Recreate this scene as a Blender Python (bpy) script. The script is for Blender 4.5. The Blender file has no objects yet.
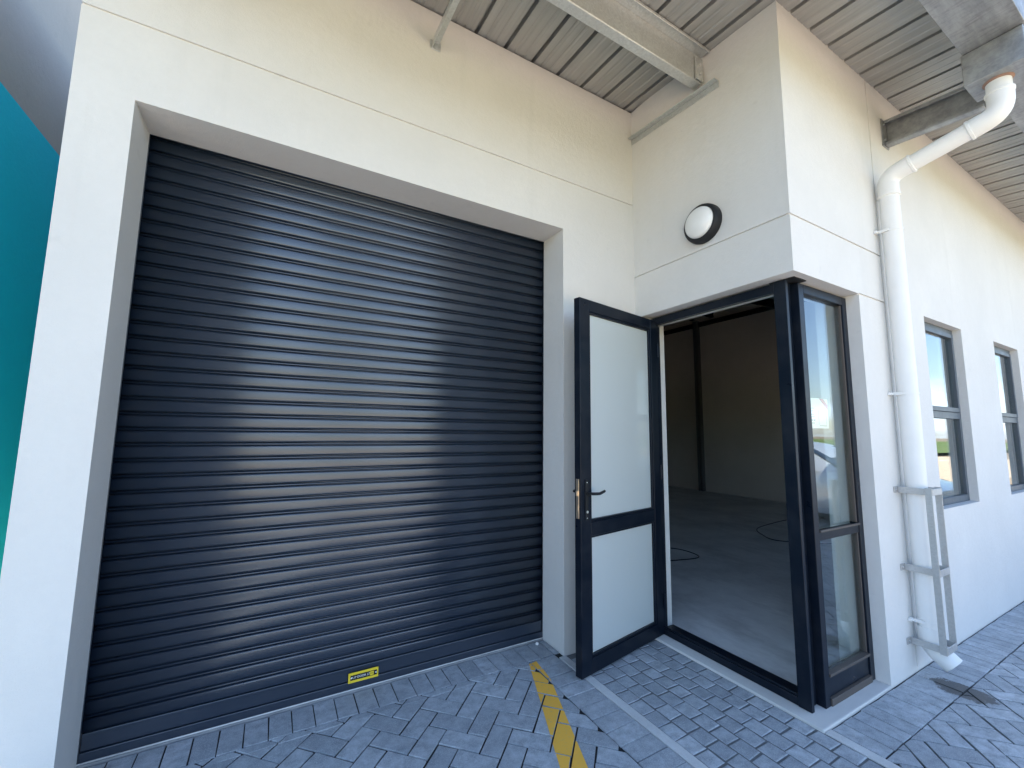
import bpy, math, random
from mathutils import Vector, Matrix
random.seed(7)
R = math.radians
SC = bpy.context.scene
COL = SC.collection

# ---------------------------------------------------------------- key sizes (metres); origin = foot of the inner corner, X right, Y into the building
XP, XL, XR = -3.412, -3.193, -0.728        # pier edge, shutter opening left / right
H_OPEN, REC = 3.019, 0.262                 # opening height, reveal depth
D = 1.213                                  # how far the entrance block stands forward
G1, G2 = 3.408, 2.774                      # plaster grooves
ZL, XJ = 2.431, 0.791                      # lintel underside, right jamb of the corner window
W1a, W1b, W2a, W2b, WB, WT = 1.876, 2.708, 3.620, 4.450, 0.953, 2.438
WALL_IN = -0.95
SLOPE = 0.09368
def zroof(y): return 4.2687 + SLOPE * y

# ---------------------------------------------------------------- mesh helpers
class MB:
    def __init__(s): s.v = []; s.f = []; s.a = []; s.cur = 0.0
    def add(s, vs, fs):
        n = len(s.v); s.v += [tuple(p) for p in vs]
        for f in fs: s.f.append([n + i for i in f]); s.a.append(s.cur)
        return s
    def box(s, x0, x1, y0, y1, z0, z1, M=None):
        vs = [(x, y, z) for x in (x0, x1) for y in (y0, y1) for z in (z0, z1)]
        if M is not None: vs = [M @ Vector(p) for p in vs]
        return s.add(vs, [(0,1,3,2),(4,6,7,5),(0,4,5,1),(2,3,7,6),(0,2,6,4),(1,5,7,3)])
    def sbox(s, x0, x1, y0, y1, z0, z1):
        """box whose z follows the roof slope along y (z given at y = 0)"""
        vs = [(x, y, z + SLOPE * y) for x in (x0, x1) for y in (y0, y1) for z in (z0, z1)]
        return s.add(vs, [(0,1,3,2),(4,6,7,5),(0,4,5,1),(2,3,7,6),(0,2,6,4),(1,5,7,3)])
    def prism(s, poly, axis, a, b):
        n = len(poly)
        def p3(p, t): return {'x': (t, p[0], p[1]), 'y': (p[0], t, p[1]), 'z': (p[0], p[1], t)}[axis]
        vs = [p3(p, a) for p in poly] + [p3(p, b) for p in poly]
        fs = [(i, (i+1) % n, n + (i+1) % n, n + i) for i in range(n)] + [tuple(range(n))[::-1], tuple(range(n, 2*n))]
        return s.add(vs, fs)
    def tube(s, path, r, n=24, caps=True, hollow=0.0):
        path = [Vector(p) for p in path]; N = len(path)
        T = [(path[min(i+1, N-1)] - path[max(i-1, 0)]).normalized() for i in range(N)]
        u = T[0].orthogonal().normalized(); vs = []; fs = []
        rr = r if isinstance(r, (list, tuple)) else [r] * N
        def ringset(off, flip):
            nonlocal u
            base = len(vs); uu = T[0].orthogonal().normalized()
            for i in range(N):
                uu = (uu - T[i] * uu.dot(T[i])).normalized(); w = T[i].cross(uu)
                for k in range(n):
                    a = 2*math.pi*k/n
                    vs.append(path[i] + (uu*math.cos(a) + w*math.sin(a)) * (rr[i] - off))
            for i in range(N-1):
                for k in range(n):
                    q = (base+i*n+k, base+i*n+(k+1) % n, base+(i+1)*n+(k+1) % n, base+(i+1)*n+k)
                    fs.append(q[::-1] if flip else q)
            return base
        b0 = ringset(0, False)
        if hollow:
            b1 = ringset(hollow, True)
            for i, fl in ((0, True), (N-1, False)):
                for k in range(n):
                    q = (b0+i*n+k, b0+i*n+(k+1) % n, b1+i*n+(k+1) % n, b1+i*n+k)
                    fs.append(q if not fl else q[::-1])
        elif caps:
            fs.append(tuple(b0 + k for k in range(n))[::-1]); fs.append(tuple(b0 + (N-1)*n + k for k in range(n)))
        return s.add(vs, fs)
    def lathe(s, prof, M, n=40):
        """profile (radius, height) turned about local Z, placed with M"""
        vs = []; fs = []
        for (r, h) in prof:
            for k in range(n):
                a = 2*math.pi*k/n; vs.append(M @ Vector((r*math.cos(a), r*math.sin(a), h)))
        for i in range(len(prof)-1):
            for k in range(n): fs.append((i*n+k, i*n+(k+1) % n, (i+1)*n+(k+1) % n, (i+1)*n+k))
        return s.add(vs, fs)
    def build(s, name, mat, parent=None, bevel=0, seg=2, smooth=False, M=None, attr=None, weld=False):
        me = bpy.data.meshes.new(name); me.from_pydata(s.v, [], s.f); me.update()
        if attr:
            at = me.attributes.new(attr, 'FLOAT', 'FACE')
            for i, a in enumerate(s.a): at.data[i].value = a
        if weld:
            import bmesh
            bm = bmesh.new(); bm.from_mesh(me)
            bmesh.ops.remove_doubles(bm, verts=bm.verts, dist=1e-5)
            bmesh.ops.dissolve_limit(bm, angle_limit=0.01, verts=bm.verts, edges=bm.edges)
            bmesh.ops.recalc_face_normals(bm, faces=bm.faces)
            bm.to_mesh(me); bm.free()
        o = bpy.data.objects.new(name, me); COL.objects.link(o)
        if mat: me.materials.append(mat)
        if parent: o.parent = parent
        if M is not None: o.matrix_local = M
        if smooth:
            for p in me.polygons: p.use_smooth = True
            try:
                me.set_sharp_from_angle(angle=R(35))
            except Exception: pass
        if bevel:
            b = o.modifiers.new('edge', 'BEVEL'); b.width = bevel; b.segments = seg; b.limit_method = 'ANGLE'; b.angle_limit = R(40)
            b.harden_normals = False
        return o

def cells(xs, ys, zs, solid):
    """closed mesh of every solid cell of a grid, inner faces left out"""
    m = MB(); S = {}
    for i in range(len(xs)-1):
        for j in range(len(ys)-1):
            for k in range(len(zs)-1):
                S[i, j, k] = solid((xs[i]+xs[i+1])/2, (ys[j]+ys[j+1])/2, (zs[k]+zs[k+1])/2)
    for (i, j, k), s in S.items():
        if not s: continue
        x0, x1, y0, y1, z0, z1 = xs[i], xs[i+1], ys[j], ys[j+1], zs[k], zs[k+1]
        for dd, q in (((-1,0,0), [(x0,y0,z0),(x0,y0,z1),(x0,y1,z1),(x0,y1,z0)]), ((1,0,0), [(x1,y0,z0),(x1,y1,z0),(x1,y1,z1),(x1,y0,z1)]),
                      ((0,-1,0), [(x0,y0,z0),(x1,y0,z0),(x1,y0,z1),(x0,y0,z1)]), ((0,1,0), [(x0,y1,z0),(x0,y1,z1),(x1,y1,z1),(x1,y1,z0)]),
                      ((0,0,-1), [(x0,y0,z0),(x0,y1,z0),(x1,y1,z0),(x1,y0,z0)]), ((0,0,1), [(x0,y0,z1),(x1,y0,z1),(x1,y1,z1),(x0,y1,z1)])):
            if not S.get((i+dd[0], j+dd[1], k+dd[2]), False): m.add(q, [(0,1,2,3)])
    return m

def thing(name, label, cat, loc=(0,0,0), group=None):
    o = bpy.data.objects.new(name, None); COL.objects.link(o); o.location = loc; o.empty_display_size = .2
    return tag(o, label, cat, group)
def tag(o, label, cat, group=None):
    o['label'] = label; o['category'] = cat
    if group: o['group'] = group
    return o
def struct(o, kind='structure'): o['kind'] = kind; return o
def off(p, parent):     # child whose mesh was written in world coordinates under a parent that is moved
    p.location = -Vector(parent.location); return p

# ---------------------------------------------------------------- material helpers
def mat(name, base, rough=.6, metal=0., spec=.5):
    m = bpy.data.materials.new(name); m.use_nodes = True
    b = m.node_tree.nodes['Principled BSDF']
    b.inputs['Base Color'].default_value = (*base, 1); b.inputs['Roughness'].default_value = rough
    b.inputs['Metallic'].default_value = metal; b.inputs['Specular IOR Level'].default_value = spec
    return m, m.node_tree.nodes, m.node_tree.links, b
def noise(N, L, scale, detail=4, rough=.55, vec=None, stretch=None):
    tc = N.new('ShaderNodeTexCoord'); n = N.new('ShaderNodeTexNoise')
    n.inputs['Scale'].default_value = scale; n.inputs['Detail'].default_value = detail; n.inputs['Roughness'].default_value = rough
    src = tc.outputs['Object']
    if stretch:
        mp = N.new('ShaderNodeMapping'); mp.inputs['Scale'].default_value = stretch; L.new(src, mp.inputs['Vector']); src = mp.outputs['Vector']
    L.new(src, n.inputs['Vector']); return n.outputs['Fac']
def ramp(N, L, fac, stops):
    r = N.new('ShaderNodeValToRGB'); e = r.color_ramp.elements
    while len(e) < len(stops): e.new(.5)
    for i, (p, c) in enumerate(stops):
        e[i].position = p; e[i].color = (*c, 1) if len(c) == 3 else c
    L.new(fac, r.inputs['Fac']); return r.outputs['Color']
def grey(v): return (v, v, v)
def mix(N, L, fac, a, b, mode='MIX'):
    x = N.new('ShaderNodeMix'); x.data_type = 'RGBA'; x.blend_type = mode
    for s, t in ((fac, 0), (a, 6), (b, 7)):
        if isinstance(s, (int, float)): x.inputs[t].default_value = s
        elif isinstance(s, tuple): x.inputs[t].default_value = (*s, 1)
        else: L.new(s, x.inputs[t])
    return x.outputs[2]
def maths(N, L, op, a, b=None):
    x = N.new('ShaderNodeMath'); x.operation = op
    for i, s in enumerate((a, b)):
        if s is None: continue
        if isinstance(s, (int, float)): x.inputs[i].default_value = s
        else: L.new(s, x.inputs[i])
    return x.outputs[0]
def bump(N, L, b, h, strength, dist=.01, prev=None):
    x = N.new('ShaderNodeBump'); x.inputs['Strength'].default_value = strength; x.inputs['Distance'].default_value = dist
    L.new(h, x.inputs['Height'])
    if prev: L.new(prev, x.inputs['Normal'])
    L.new(x.outputs['Normal'], b.inputs['Normal']); return x.outputs['Normal']

def plaster(name, col, var=.05, stain=True):
    m, N, L, b = mat(name, col, .85, spec=.25)
    n1 = noise(N, L, 1.3, 5, .6); n2 = noise(N, L, 26, 5, .65); n3 = noise(N, L, 230, 3, .6)
    c = mix(N, L, ramp(N, L, n1, [(.3, grey(0)), (.75, grey(1))]), tuple(x*(1-var) for x in col), tuple(min(.9, x*(1+var)) for x in col))
    c = mix(N, L, ramp(N, L, n2, [(.35, grey(.0)), (.8, grey(.35))]), c, tuple(x*.92 for x in col))
    if stain:   # faint vertical runs of dirt and trowel patches
        s = noise(N, L, 1., 4, .6, stretch=(5.5, 5.5, .45))
        c = mix(N, L, ramp(N, L, s, [(.60, grey(0)), (.80, grey(.28))]), c, tuple(x*q for x, q in zip(col, (.80, .80, .79))))
        sp = noise(N, L, 9., 2, .5)
        c = mix(N, L, ramp(N, L, sp, [(.70, grey(0)), (.76, grey(.16))]), c, tuple(x*.7 for x in col))
    L.new(c, b.inputs['Base Color'])
    p = bump(N, L, b, n3, .40, .0025); bump(N, L, b, n2, .30, .008, p)
    return m
M_WALL = plaster('wall_plaster', (.70, .688, .66))
M_GREY = plaster('grey_plaster', (.44, .40, .35), .04)
M_TEAL = plaster('teal_paint', (.0, .58, .73), .03, False)
M_SILL = plaster('sill_screed', (.62, .62, .60), .06)
M_INNER = plaster('inner_wall', (.70, .635, .575), .08)

def slab(name, col, k=.25, scale=3., bumpy=.3):
    m, N, L, b = mat(name, col, .8, spec=.3)
    a = noise(N, L, scale, 6, .65); f = noise(N, L, scale*30, 4, .6)
    c = mix(N, L, ramp(N, L, a, [(.3, grey(0)), (.7, grey(1))]), tuple(x*(1-k) for x in col), tuple(x*(1+k) for x in col))
    c = mix(N, L, ramp(N, L, f, [(.4, grey(0)), (.75, grey(.5))]), c, tuple(x*.75 for x in col))
    L.new(c, b.inputs['Base Color']); bump(N, L, b, f, bumpy, .003); return m
M_CONC = slab('concrete_strip', (.60, .61, .61), .14, 5)
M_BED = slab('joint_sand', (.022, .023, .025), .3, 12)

def floor_mat():
    m, N, L, b = mat('floated_floor', (.3, .3, .29), .5, spec=.4)
    a = noise(N, L, 1.1, 7, .7); f = noise(N, L, 40, 3, .6); s = noise(N, L, 2.2, 6, .7, stretch=(1, .35, 1))
    c = ramp(N, L, a, [(.3, (.42, .42, .415)), (.5, (.64, .64, .63)), (.7, (.78, .78, .76))])
    c = mix(N, L, ramp(N, L, s, [(.5, grey(0)), (.72, grey(.6))]), c, (.30, .30, .30))
    L.new(c, b.inputs['Base Color'])
    L.new(ramp(N, L, a, [(.3, grey(.36)), (.7, grey(.55))]), b.inputs['Roughness']); bump(N, L, b, f, .08, .002); return m
M_FLOOR = floor_mat()

def paver_mat(name, lo, hi):
    m, N, L, b = mat(name, lo, .82, spec=.3)
    at = N.new('ShaderNodeAttribute'); at.attribute_name = 'tone'
    c = ramp(N, L, at.outputs['Fac'], [(0, lo), (1, hi)])
    a = noise(N, L, 17, 6, .72); f = noise(N, L, 240, 4, .75); g = noise(N, L, 1.3, 4, .6)
    c = mix(N, L, ramp(N, L, a, [(.35, grey(0)), (.65, grey(.8))]), c, tuple(x*.66 for x in lo))
    c = mix(N, L, ramp(N, L, f, [(.50, grey(0)), (.70, grey(.6))]), c, tuple(x*1.35 for x in hi))
    c = mix(N, L, ramp(N, L, g, [(.5, grey(0)), (.72, grey(.35))]), c, tuple(x*.6 for x in lo))
    w = noise(N, L, 55, 2, .5)   # pale efflorescence specks
    c = mix(N, L, ramp(N, L, w, [(.76, grey(0)), (.80, grey(.5))]), c, (.42, .42, .41))
    if name == 'grey_paver':     # damp patch under the downpipe shoe, runs out from the wall
        tc = N.new('ShaderNodeTexCoord'); mp = N.new('ShaderNodeMapping'); mp.vector_type = 'POINT'
        mp.inputs['Location'].default_value = (-1.13, 1.43, 0)
        L.new(tc.outputs['Object'], mp.inputs['Vector'])
        sx = N.new('ShaderNodeSeparateXYZ'); L.new(mp.outputs['Vector'], sx.inputs[0])
        dx = maths(N, L, 'DIVIDE', sx.outputs[0], .10); dy = maths(N, L, 'DIVIDE', sx.outputs[1], .15)
        r2 = maths(N, L, 'ADD', maths(N, L, 'MULTIPLY', dx, dx), maths(N, L, 'MULTIPLY', dy, dy))
        r2 = maths(N, L, 'ADD', r2, maths(N, L, 'MULTIPLY', maths(N, L, 'SUBTRACT', a, .5), 3.2))
        wet = ramp(N, L, r2, [(.75, grey(1)), (1.0, grey(0))])
        c = mix(N, L, wet, c, (.085, .088, .092))
        rr = mix(N, L, wet, grey(.82), grey(.4)); L.new(rr, b.inputs['Roughness'])
    L.new(c, b.inputs['Base Color'])
    p = bump(N, L, b, f, .35, .003); bump(N, L, b, a, .3, .006, p); return m
M_PAVE = paver_mat('grey_paver', (.335, .365, .395), (.53, .565, .60))
M_COBB = paver_mat('cobble_stone', (.30, .33, .36), (.51, .545, .58))

def yellow_mat():
    m, N, L, b = mat('yellow_paint', (.62, .36, .035), .7, spec=.35)
    f = noise(N, L, 60, 6, .75); g = noise(N, L, 9, 4, .6)
    c = mix(N, L, ramp(N, L, f, [(.56, grey(0)), (.68, grey(.8))]), (.95, .50, .07), (.60, .44, .22))
    c = mix(N, L, ramp(N, L, g, [(.35, grey(.35)), (.7, grey(0))]), c, (.90, .48, .07))
    L.new(c, b.inputs['Base Color']); bump(N, L, b, f, .3, .002); return m
M_YEL = yellow_mat()

def shutter_mat():
    m, N, L, b = mat('shutter_paint', (.008, .017, .034), .29, spec=1.0)
    a = noise(N, L, 2.5, 5, .6); s = noise(N, L, 4., 4, .6, stretch=(1.2, 1, 9)); d = noise(N, L, 90, 3, .7)
    c = mix(N, L, ramp(N, L, s, [(.4, grey(0)), (.8, grey(.5))]), (.007, .016, .034), (.013, .024, .042))
    L.new(c, b.inputs['Base Color'])
    L.new(ramp(N, L, a, [(.3, grey(.31)), (.7, grey(.37))]), b.inputs['Roughness']); b.inputs['IOR'].default_value = 1.58; bump(N, L, b, a, .015, .02); return m
M_SHUT = shutter_mat()
def coated(name, col, rough=.38, dirt=.25):
    m, N, L, b = mat(name, col, rough, spec=.24)
    a = noise(N, L, 7, 5, .65); f = noise(N, L, 120, 3, .6)
    c = mix(N, L, ramp(N, L, a, [(.45, grey(0)), (.8, grey(dirt))]), col, tuple(x*.6 + .05 for x in col))
    L.new(c, b.inputs['Base Color']); L.new(ramp(N, L, a, [(.3, grey(rough-.06)), (.7, grey(rough+.12))]), b.inputs['Roughness'])
    bump(N, L, b, f, .04, .001); return m
M_FRAME = coated('charcoal_aluminium', (.004, .008, .016), .33)
M_WFRAME = coated('grey_aluminium', (.10, .12, .14), .42)
M_BEAD = coated('bronze_bead', (.10, .085, .075), .5)
M_PVC = coated('white_pvc', (.78, .78, .76), .35, .12)
M_BLACK = coated('black_plastic', (.018, .019, .021), .5)
M_STEEL = coated('primed_steel', (.14, .14, .14), .5)
M_BRASS = mat('lock_steel', (.75, .62, .48), .3, 1.)[0]
M_ALU = mat('mill_aluminium', (.8, .79, .76), .35, .8)[0]
M_SEAL = coated('red_sealant', (.30, .19, .15), .8)
M_RUBBER = coated('tyre_rubber', (.02, .02, .02), .8)

def galv(name, base=.55, tint=(1, 1, .98), metal=.75, var=.2):
    m, N, L, b = mat(name, (base,)*3, .45, metal)
    tc = N.new('ShaderNodeTexCoord'); v = N.new('ShaderNodeTexVoronoi'); v.inputs['Scale'].default_value = 95
    L.new(tc.outputs['Object'], v.inputs['Vector'])
    sp = N.new('ShaderNodeSeparateColor'); L.new(v.outputs['Color'], sp.inputs[0])
    a = noise(N, L, 5, 5, .65)
    c = ramp(N, L, sp.outputs[0], [(0, tuple(base*(1-var)*t for t in tint)), (1, tuple(base*(1+var*.7)*t for t in tint))])
    c = mix(N, L, ramp(N, L, a, [(.4, grey(0)), (.75, grey(.55))]), c, tuple(base*(1-var*1.5)*t for t in (1, .98, .93)))
    L.new(c, b.inputs['Base Color']); L.new(ramp(N, L, sp.outputs[1], [(0, grey(.36)), (1, grey(.56))]), b.inputs['Roughness'])
    bump(N, L, b, a, .08, .01); return m
M_GALV = galv('galvanised_steel', .62, tint=(.97, 1, .98), metal=.6, var=.11)
M_GUARD = galv('galvanised_guard', .50, metal=.5, var=.07)
def gutter_mat():
    m, N, L, b = mat('weathered_gutter', (.38, .39, .39), .5, .7)
    a = noise(N, L, 3, 6, .7, stretch=(1, 4, 4)); f = noise(N, L, 22, 5, .7, stretch=(2.2, .5, 1))
    c = ramp(N, L, a, [(.3, (.24, .25, .26)), (.7, (.46, .47, .47))])
    c = mix(N, L, ramp(N, L, f, [(.5, grey(0)), (.75, grey(.6))]), c, (.20, .20, .21))
    L.new(c, b.inputs['Base Color']); L.new(ramp(N, L, f, [(.3, grey(.4)), (.7, grey(.62))]), b.inputs['Roughness']); bump(N, L, b, a, .1, .02); return m
M_GUTT = gutter_mat()
def soffit_mat():
    m, N, L, b = mat('roof_sheet', (.50, .49, .46), .5, .55)
    a = noise(N, L, 1., 5, .65, stretch=(26, .5, 1)); g = noise(N, L, 2.4, 4, .6)
    c = ramp(N, L, a, [(.3, (.38, .375, .36)), (.55, (.46, .455, .435)), (.75, (.52, .515, .49))])
    c = mix(N, L, ramp(N, L, g, [(.45, grey(0)), (.75, grey(.35))]), c, (.33, .32, .29))
    L.new(c, b.inputs['Base Color']); return m
M_ROOF = soffit_mat()

def glass_mat(name, tint, ior, rough=0.0):
    m = bpy.data.materials.new(name); m.use_nodes = True; N = m.node_tree.nodes; L = m.node_tree.links; N.clear()
    o = N.new('ShaderNodeOutputMaterial'); mx = N.new('ShaderNodeMixShader'); fr = N.new('ShaderNodeFresnel')
    ge = N.new('ShaderNodeNewGeometry')     # same reflectance on both faces of a thin pane
    L.new(maths(N, L, 'ADD', maths(N, L, 'MULTIPLY', ge.outputs['Backfacing'], 1/ior-ior), ior), fr.inputs['IOR'])
    t = N.new('ShaderNodeBsdfTransparent'); t.inputs['Color'].default_value = (*tint, 1)
    g = N.new('ShaderNodeBsdfGlossy'); g.inputs['Roughness'].default_value = rough; g.inputs['Color'].default_value = (.95, .97, 1, 1)
    L.new(fr.outputs[0], mx.inputs[0]); L.new(t.outputs[0], mx.inputs[1]); L.new(g.outputs[0], mx.inputs[2]); L.new(mx.outputs[0], o.inputs[0])
    return m
M_GLASS = glass_mat('clear_glass', (.90, .94, .92), 1.7)
def frosted():
    m = bpy.data.materials.new('frosted_glass'); m.use_nodes = True; N = m.node_tree.nodes; L = m.node_tree.links
    b = N['Principled BSDF']; b.inputs['Base Color'].default_value = (.90, .97, .95, 1); b.inputs['Roughness'].default_value = .34
    b.inputs['Transmission Weight'].default_value = .46; b.inputs['IOR'].default_value = 1.25
    b.inputs['Coat Weight'].default_value = .5; b.inputs['Coat Roughness'].default_value = .05
    return m
M_FROST = frosted()

# ---------------------------------------------------------------- the building: one shell of walls
unit = thing('warehouse_unit', 'cream plastered industrial unit with charcoal roller shutter and projecting glazed entrance under metal roof', 'building')
RX0, RX1, RY1 = -3.78, 15.0, 13.0
e = .010; gw = .006
xs = sorted({XP, XP+.2, XL, XR, 0, e, .2, .262, XJ, 1.175, 1.185, W1a, W1b, W2a, W2b, 5.36, 6.19, *[q for w in ((W1a, W1b), (W2a, W2b), (5.36, 6.19)) for q in (w[0]-.14, w[1]+.36)], 7.3, 7.5, 14.8})
ys = sorted({-D, -D+e, -1.05, WALL_IN, -.06, 0, e, REC, 12.6, 12.8})
zs = sorted({-.15, .019, WB, WT, WB-.02, WT+.02, ZL-gw, ZL+gw, ZL, G2-gw, G2+gw, G1-gw, G1+gw, H_OPEN, 4.05, 4.26})
def in_groove(z, g): return abs(z-g) < gw
def solid(x, y, z):
    top_block = 4.26
    # entrance block, wall A (above the door only) and wall B
    if -D < y < WALL_IN and 0 < x:
        if x < XJ and z < ZL: return False
        for a, b in ((W1a, W1b), (W2a, W2b), (5.36, 6.19)):
            if a < x < b and WB < z < WT: return False
            if a-.14 < x < b+.36 and WB-.02 < z < WT+.02 and y > -1.05: return False
        if y < -D+e:
            if in_groove(z, G2) and x < 1.18: return False
            if in_groove(z, ZL) and XJ < x < 1.18: return False
            if 1.175 < x < 1.185 and z > .02: return False
        if x < e and in_groove(z, G2): return False
        return True
    if 0 < x < .2 and -D < y < 0 and z > ZL:
        return not (x < e and in_groove(z, G2))
    if 0 < x < .262 and -.06 < y < REC: return z > -.1 if not (x < e and in_groove(z, G2)) else False
    # garage front wall
    if XP < x < 0 and 0 < y < REC:
        if XL < x < XR and z < H_OPEN: return False
        if y < e and in_groove(z, G1): return False
        return True
    if XP < x < XP+.2 and y > 0: return True                       # left side wall
    if 7.3 < x < 7.5 and y > WALL_IN: return True                 # far inner wall
    if y > 12.6 and x > XP: return True                            # rear wall
    return False
walls = cells(xs, ys, zs, solid).build('wall', M_WALL, unit, bevel=.007, seg=2, weld=True)
# inner linings so the hall is raw plaster, not cream
ln = MB()
def lin(x0, x1, y0, y1):
    ln.add([(x, y, z) for x in (x0, x1) for y in (y0, y1) for z in (.016, zroof(y)-.003)], [(0,1,3,2),(4,6,7,5),(0,4,5,1),(2,3,7,6),(0,2,6,4),(1,5,7,3)])
lin(7.27, 7.297, WALL_IN+.01, 12.59); lin(XP+.22, 7.26, 12.57, 12.597); lin(XP+.202, XP+.212, REC+.06, 12.56)
ln.build('inner_lining', M_INNER, unit)

# sill slab under the entrance frames (white screed with a soft edge)
sl = MB(); sl.prism([(-.002, -D-.002), (XJ, -D-.002), (XJ, WALL_IN), (.26, WALL_IN), (.26, -.06), (-.002, -.06)], 'z', -.1, .012)
sl.build('door_sill', M_SILL, unit, bevel=.006)
# hall floor
fl = MB(); fl.prism([(XP+.0, REC), (.262, REC), (.262, WALL_IN+.001), (7.3, WALL_IN+.001), (7.3, 12.6), (XP, 12.6)], 'z', -.1, .009)
struct(fl.build('interior_floor', M_FLOOR))

# inner portal column, wall beam and purlins of the hall
cm = MB(); cm.box(7.14, 7.262, 4.74, 4.75, .014, 4.5); cm.box(7.14, 7.262, 4.85, 4.86, .014, 4.5); cm.box(7.196, 7.204, 4.75, 4.85, .014, 4.5)
cm.build('column', M_STEEL, unit)
MB().box(7.19, 7.262, WALL_IN+.02, 4.735, 4.34, 4.45).box(7.19, 7.262, 4.865, 12.5, 4.34, 4.45).build('wall_beam', M_BLACK, unit)
for y in (1.2, 2.7, 4.2, 5.7, 7.2):
    z = zroof(y); MB().box(XP, 7.1, y, y+.012, z-.2, z-.004).box(XP, 7.1, y+.012, y+.07, z-.2, z-.19).build('purlin', M_BLACK, unit)
MB().box(7.0, 7.11, 4.74, 4.86, zroof(4.8)-.21, zroof(4.8)-.205).build('cleat', M_BLACK, unit)
rf = MB(); rf.add([(x, y, zroof(y)-dz) for x in (5.0, 5.14) for y in (WALL_IN+.03, 12.5) for dz in (.42, .22)], [(0,1,3,2),(4,6,7,5),(0,4,5,1),(2,3,7,6),(0,2,6,4),(1,5,7,3)])
rf.build('rafter', M_BLACK, unit)

# ---------------------------------------------------------------- roof sheet with standing ribs
pitch, x0 = .2325, -.08
prof = []
k0 = int((RX0 - x0)/pitch); k1 = int((RX1 - x0)/pitch)
for k in range(k0, k1):
    x = x0 + k*pitch
    prof += [(x-.015, 0), (x-.012, .040), (x+.012, .040), (x+.015, 0)]
    for q in (1/3, 2/3):
        c = x + pitch*q; prof += [(c-.012, 0), (c-.005, .004), (c+.005, .004), (c+.012, 0)]
rm = MB(); n = len(prof)
for y in (-1.79, RY1):
    rm.v += [(x, y, zroof(y)+z) for x, z in prof]
for i in range(n-1): rm.f.append([i, i+1, n+i+1, n+i]); rm.a.append(0)
for y in (-1.79, RY1):
    pass
roof = rm.build('roof', M_ROOF, unit)
sm = roof.modifiers.new('sheet', 'SOLIDIFY'); sm.thickness = .0015; sm.offset = 1

# galvanised Z purlin carrying the eave over the shutter, its cleat and the angles that carry it
def Zp(name, xa, xb):
    m = MB(); zb = 3.985 + .0
    y = -.70; zt = zroof(y) - .004
    m.box(xa, xb, y-.0, y+.004, zb, zt)
    m.box(xa, xb, y+.004, y+.066, zb, zb+.004); m.box(xa, xb, y+.062, y+.066, zb+.004, zb+.022)
    m.box(xa, xb, y-.070, y-.0, zt-.012, zt-.008); m.box(xa, xb, y-.074, y-.070, zt-.030, zt-.008)
    return m.build(name, M_GALV, roof, bevel=.002, seg=1)
Zp('eave_purlin', RX0+.05, -.016)
c = MB(); c.box(-.095, -.012, -.712, -.7045, 3.99, 4.165); 
for z in (4.04, 4.11): c.tube([(-.05, -.712, z), (-.05, -.722, z)], .009, 6)
c.build('cleat', M_GALV, roof)
a = MB(); z = 4.005     # angle along the side of the entrance block
a.sbox(-.050, -.0015, -.82, -.004, z-.004, z); a.sbox(-.006, -.0015, -.82, -.004, z-.050, z-.004)
a.build('support_bracket', M_GALV, roof, bevel=.0015, seg=1)
a = MB(); z = 4.040     # angle standing out from the garage wall
a.sbox(-1.790, -1.740, -.82, -.004, z-.004, z); a.sbox(-1.790, -1.785, -.82, -.004, z-.052, z-.004)
a.box(-1.80, -1.73, -.006, -.0012, 3.985, 4.05)
a.build('support_bracket', M_GALV, roof, bevel=.0015, seg=1)
# channel that carries the box gutter beside the downpipe, and its siblings further along
def channel(x):
    m = MB(); z1, z0 = 3.915 + SLOPE*D, 3.712 + SLOPE*D
    m.sbox(x+.055, x+.060, -1.735, -D-.008, z0, z1)
    m.sbox(x, x+.055, -1.735, -D-.008, z1-.005, z1); m.sbox(x, x+.055, -1.735, -D-.008, z0, z0+.005)
    m.sbox(x, x+.004, -1.735, -D-.008, z1-.025, z1-.005); m.sbox(x, x+.004, -1.735, -D-.008, z0+.005, z0+.025)
    m.box(x-.03, x+.075, -D-.008, -D-.001, 3.70, 3.925)
    for z in (3.75, 3.875):
        m.tube([(x-.012, -D-.008, z), (x-.012, -D-.02, z)], .010, 6)
    return m.build('gutter_bracket', M_GUTT, roof, bevel=.002, seg=1)
channel(1.42)
# box gutter with a sump for the outlet
g = MB(); ya, yb, zb, zt = -1.730, -1.985, 3.872, 4.098
g.box(RX0-.003, RX0, yb, ya, zb, zt)
for xa, xb in ((RX0, 2.4), (2.405, 8.4), (8.405, RX1)):
    g.box(xa, xb, yb, ya, zb, zb+.003); g.box(xa, xb, ya-.003, ya, zb+.003, zt); g.box(xa, xb, yb, yb+.003, zb+.003, zt+.035)
    g.box(xa, xb, yb-.018, yb, zt+.02, zt+.035)
gutter = g.build('gutter', M_GUTT, roof, bevel=.002, seg=1)
s = MB(); s.box(1.085, 1.335, -1.977, -1.722, 3.662, 3.8705)
s.build('outlet_sump', M_GUTT, roof, bevel=.004, seg=1)

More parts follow.
